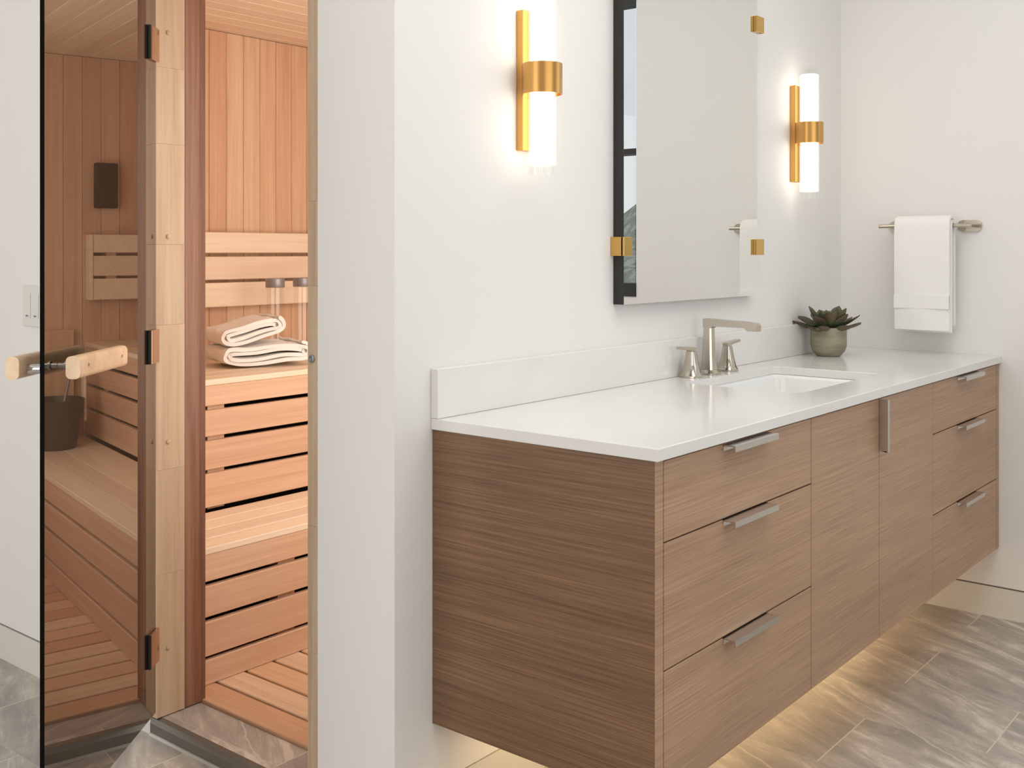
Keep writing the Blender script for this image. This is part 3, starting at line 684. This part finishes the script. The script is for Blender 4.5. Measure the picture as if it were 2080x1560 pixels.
# ------------------------------------------------------------------ sconces
def sconce(x, label):
    t = thing('wall_sconce', label, 'wall lamp', (x, 0.0, 1.5875), group='brass wall sconces beside the mirror')
    g = B(); box(g, -.021, .021, -.020, -.0005, -.158, .158, .0012); obj('backplate', g, 'brass', t)
    g = B(); loft(g, [ring((0,-.058,-.190), .0275, 40), ring((0,-.058,.190), .0275, 40)]); obj('lit_tube', g, 'glow', t, smooth=True)
    g = B(); n = 144
    def fl(z): return [Vector((0,-.058,z))+Vector((math.cos(2*PI*i/n), math.sin(2*PI*i/n), 0))*(.0305+.0005*math.sin(2*PI*i/6)) for i in range(n)]
    loft(g, [fl(-.214), fl(.214)], False); obj('glass_sleeve', g, 'clear', t, smooth=True, label='clear fluted glass sleeve')
    g = B(); n = 48
    for R, Rn in ((.0455, .0425),):
        ro = [[Vector((0,-.058,z))+Vector((math.cos(2*PI*i/n), math.sin(2*PI*i/n), 0))*r for i in range(n)] for r, z in ((R,-.034),(R,.034),(Rn,.034),(Rn,-.034))]
        vs = [[g.verts.new(p) for p in r] for r in ro]
        for q in range(4):
            a, c = vs[q], vs[(q+1)%4]
            for i in range(n): g.faces.new((a[i], a[(i+1)%n], c[(i+1)%n], c[i]))
    obj('band', g, 'brass', t, smooth=True)
    return t
s1 = sconce(0.303, 'brass wall sconce with lit glass tube, left of the mirror')
copytree(s1, (1.730, 0.0, 1.5875), 'brass wall sconce with lit glass tube, right of the mirror', 'brass wall sconces beside the mirror')

# ------------------------------------------------------------------ towel bar and towel
BX, BZ = 2.062, 1.287
t = thing('towel_bar', 'polished nickel towel bar on the right wall', 'towel bar', (XR, -0.32, BZ)); L = (XR, -0.32, BZ)
g = B(); tube(g, (BX, -0.165, BZ), (BX, -0.468, BZ), .0065); obj('bar', loc_off(g, L), 'nickel', t, smooth=True)
for y in (-0.215, -0.445):
    g = B(); tube(g, (BX, y, BZ), (XR-.009, y, BZ), .0075); obj('post', loc_off(g, L), 'nickel', t, smooth=True)
    g = B(); pts = [((.020 if sy > 0 else -.020)+.019*math.cos(a), .019*math.sin(a)) for sy, a0 in ((1,-PI/2),(-1,PI/2)) for a in [a0+PI*i/12 for i in range(13)]]
    prism(g, pts, (XR-.0005, y, BZ), (0,1,0), (0,0,1), (-1,0,0), .009); obj('wall_plate', loc_off(g, L), 'nickel', t, smooth=True)
tw = thing('hand_towel', 'white hand towel folded over the towel bar', 'towel', (BX, -0.32, 0.93)); L = (BX, -0.32, 0.93)
def draped(g, y0, y1, xoff, zf, zb, th, seed):
    n = 22; secs = []
    for j in range(n+1):
        s = j/n; y = y0+(y1-y0)*s; prof = []
        edge = 1-0.25*abs(2*s-1)**8
        out = []
        K = 16
        rr_ = 0.0085+xoff
        path = [(-rr_-0.004*math.sin(3.2*(1-i/10))*0.5, BZ-(BZ-zf)*(1-i/10)) for i in range(11)]
        path += [(-rr_*math.cos(a), BZ+rr_*math.sin(a)) for a in [PI*i/8 for i in range(1,8)]]
        path += [(rr_, BZ-(BZ-zb)*i/10) for i in range(11)]
        po, pi_ = [], []
        for i, (px, pz) in enumerate(path):
            w_ = 0.0025*math.sin(s*6.0+i*.25+seed)*(1 if px < 0 else .4)*min(1, abs(pz-BZ)*6)
            a = path[max(i-1,0)]; c = path[min(i+1,len(path)-1)]; d = Vector((c[0]-a[0], c[1]-a[1])).normalized(); nn = Vector((-d.y, d.x))
            t_ = th*edge/2
            po.append(Vector((BX+px+w_+nn.x*t_, y, pz+nn.y*t_))); pi_.append(Vector((BX+px+w_-nn.x*t_, y, pz-nn.y*t_)))
        secs.append(po+pi_[::-1])
    vs = [[g.verts.new(p) for p in s] for s in secs]; k = len(secs[0]); h = k//2
    for a, c in zip(vs, vs[1:]):
        for i in range(k): g.faces.new((a[i], a[(i+1)%k], c[(i+1)%k], c[i]))
    for V in (vs[0], vs[-1]):
        for i in range(h-1): g.faces.new((V[i], V[i+1], V[k-2-i], V[k-1-i]))
g = B(); draped(g, -0.226, -0.412, 0.006, 0.934, 0.955, 0.012, 0); draped(g, -0.229, -0.409, 0.020, 0.940, 0.96, 0.012, 1.7); 
o = obj('cloth', loc_off(g, L), 'towel', tw, smooth=True)
g = B(); draped(g, -0.2265, -0.4125, 0.0062, 1.01, 1.2, 0.013, 0) if False else box(g, BX-.0385, BX-.030, -.409, -.229, 1.012, 1.056); obj('woven_band', loc_off(g, L), 'towel_band', tw, label='flat woven band across the lower part')
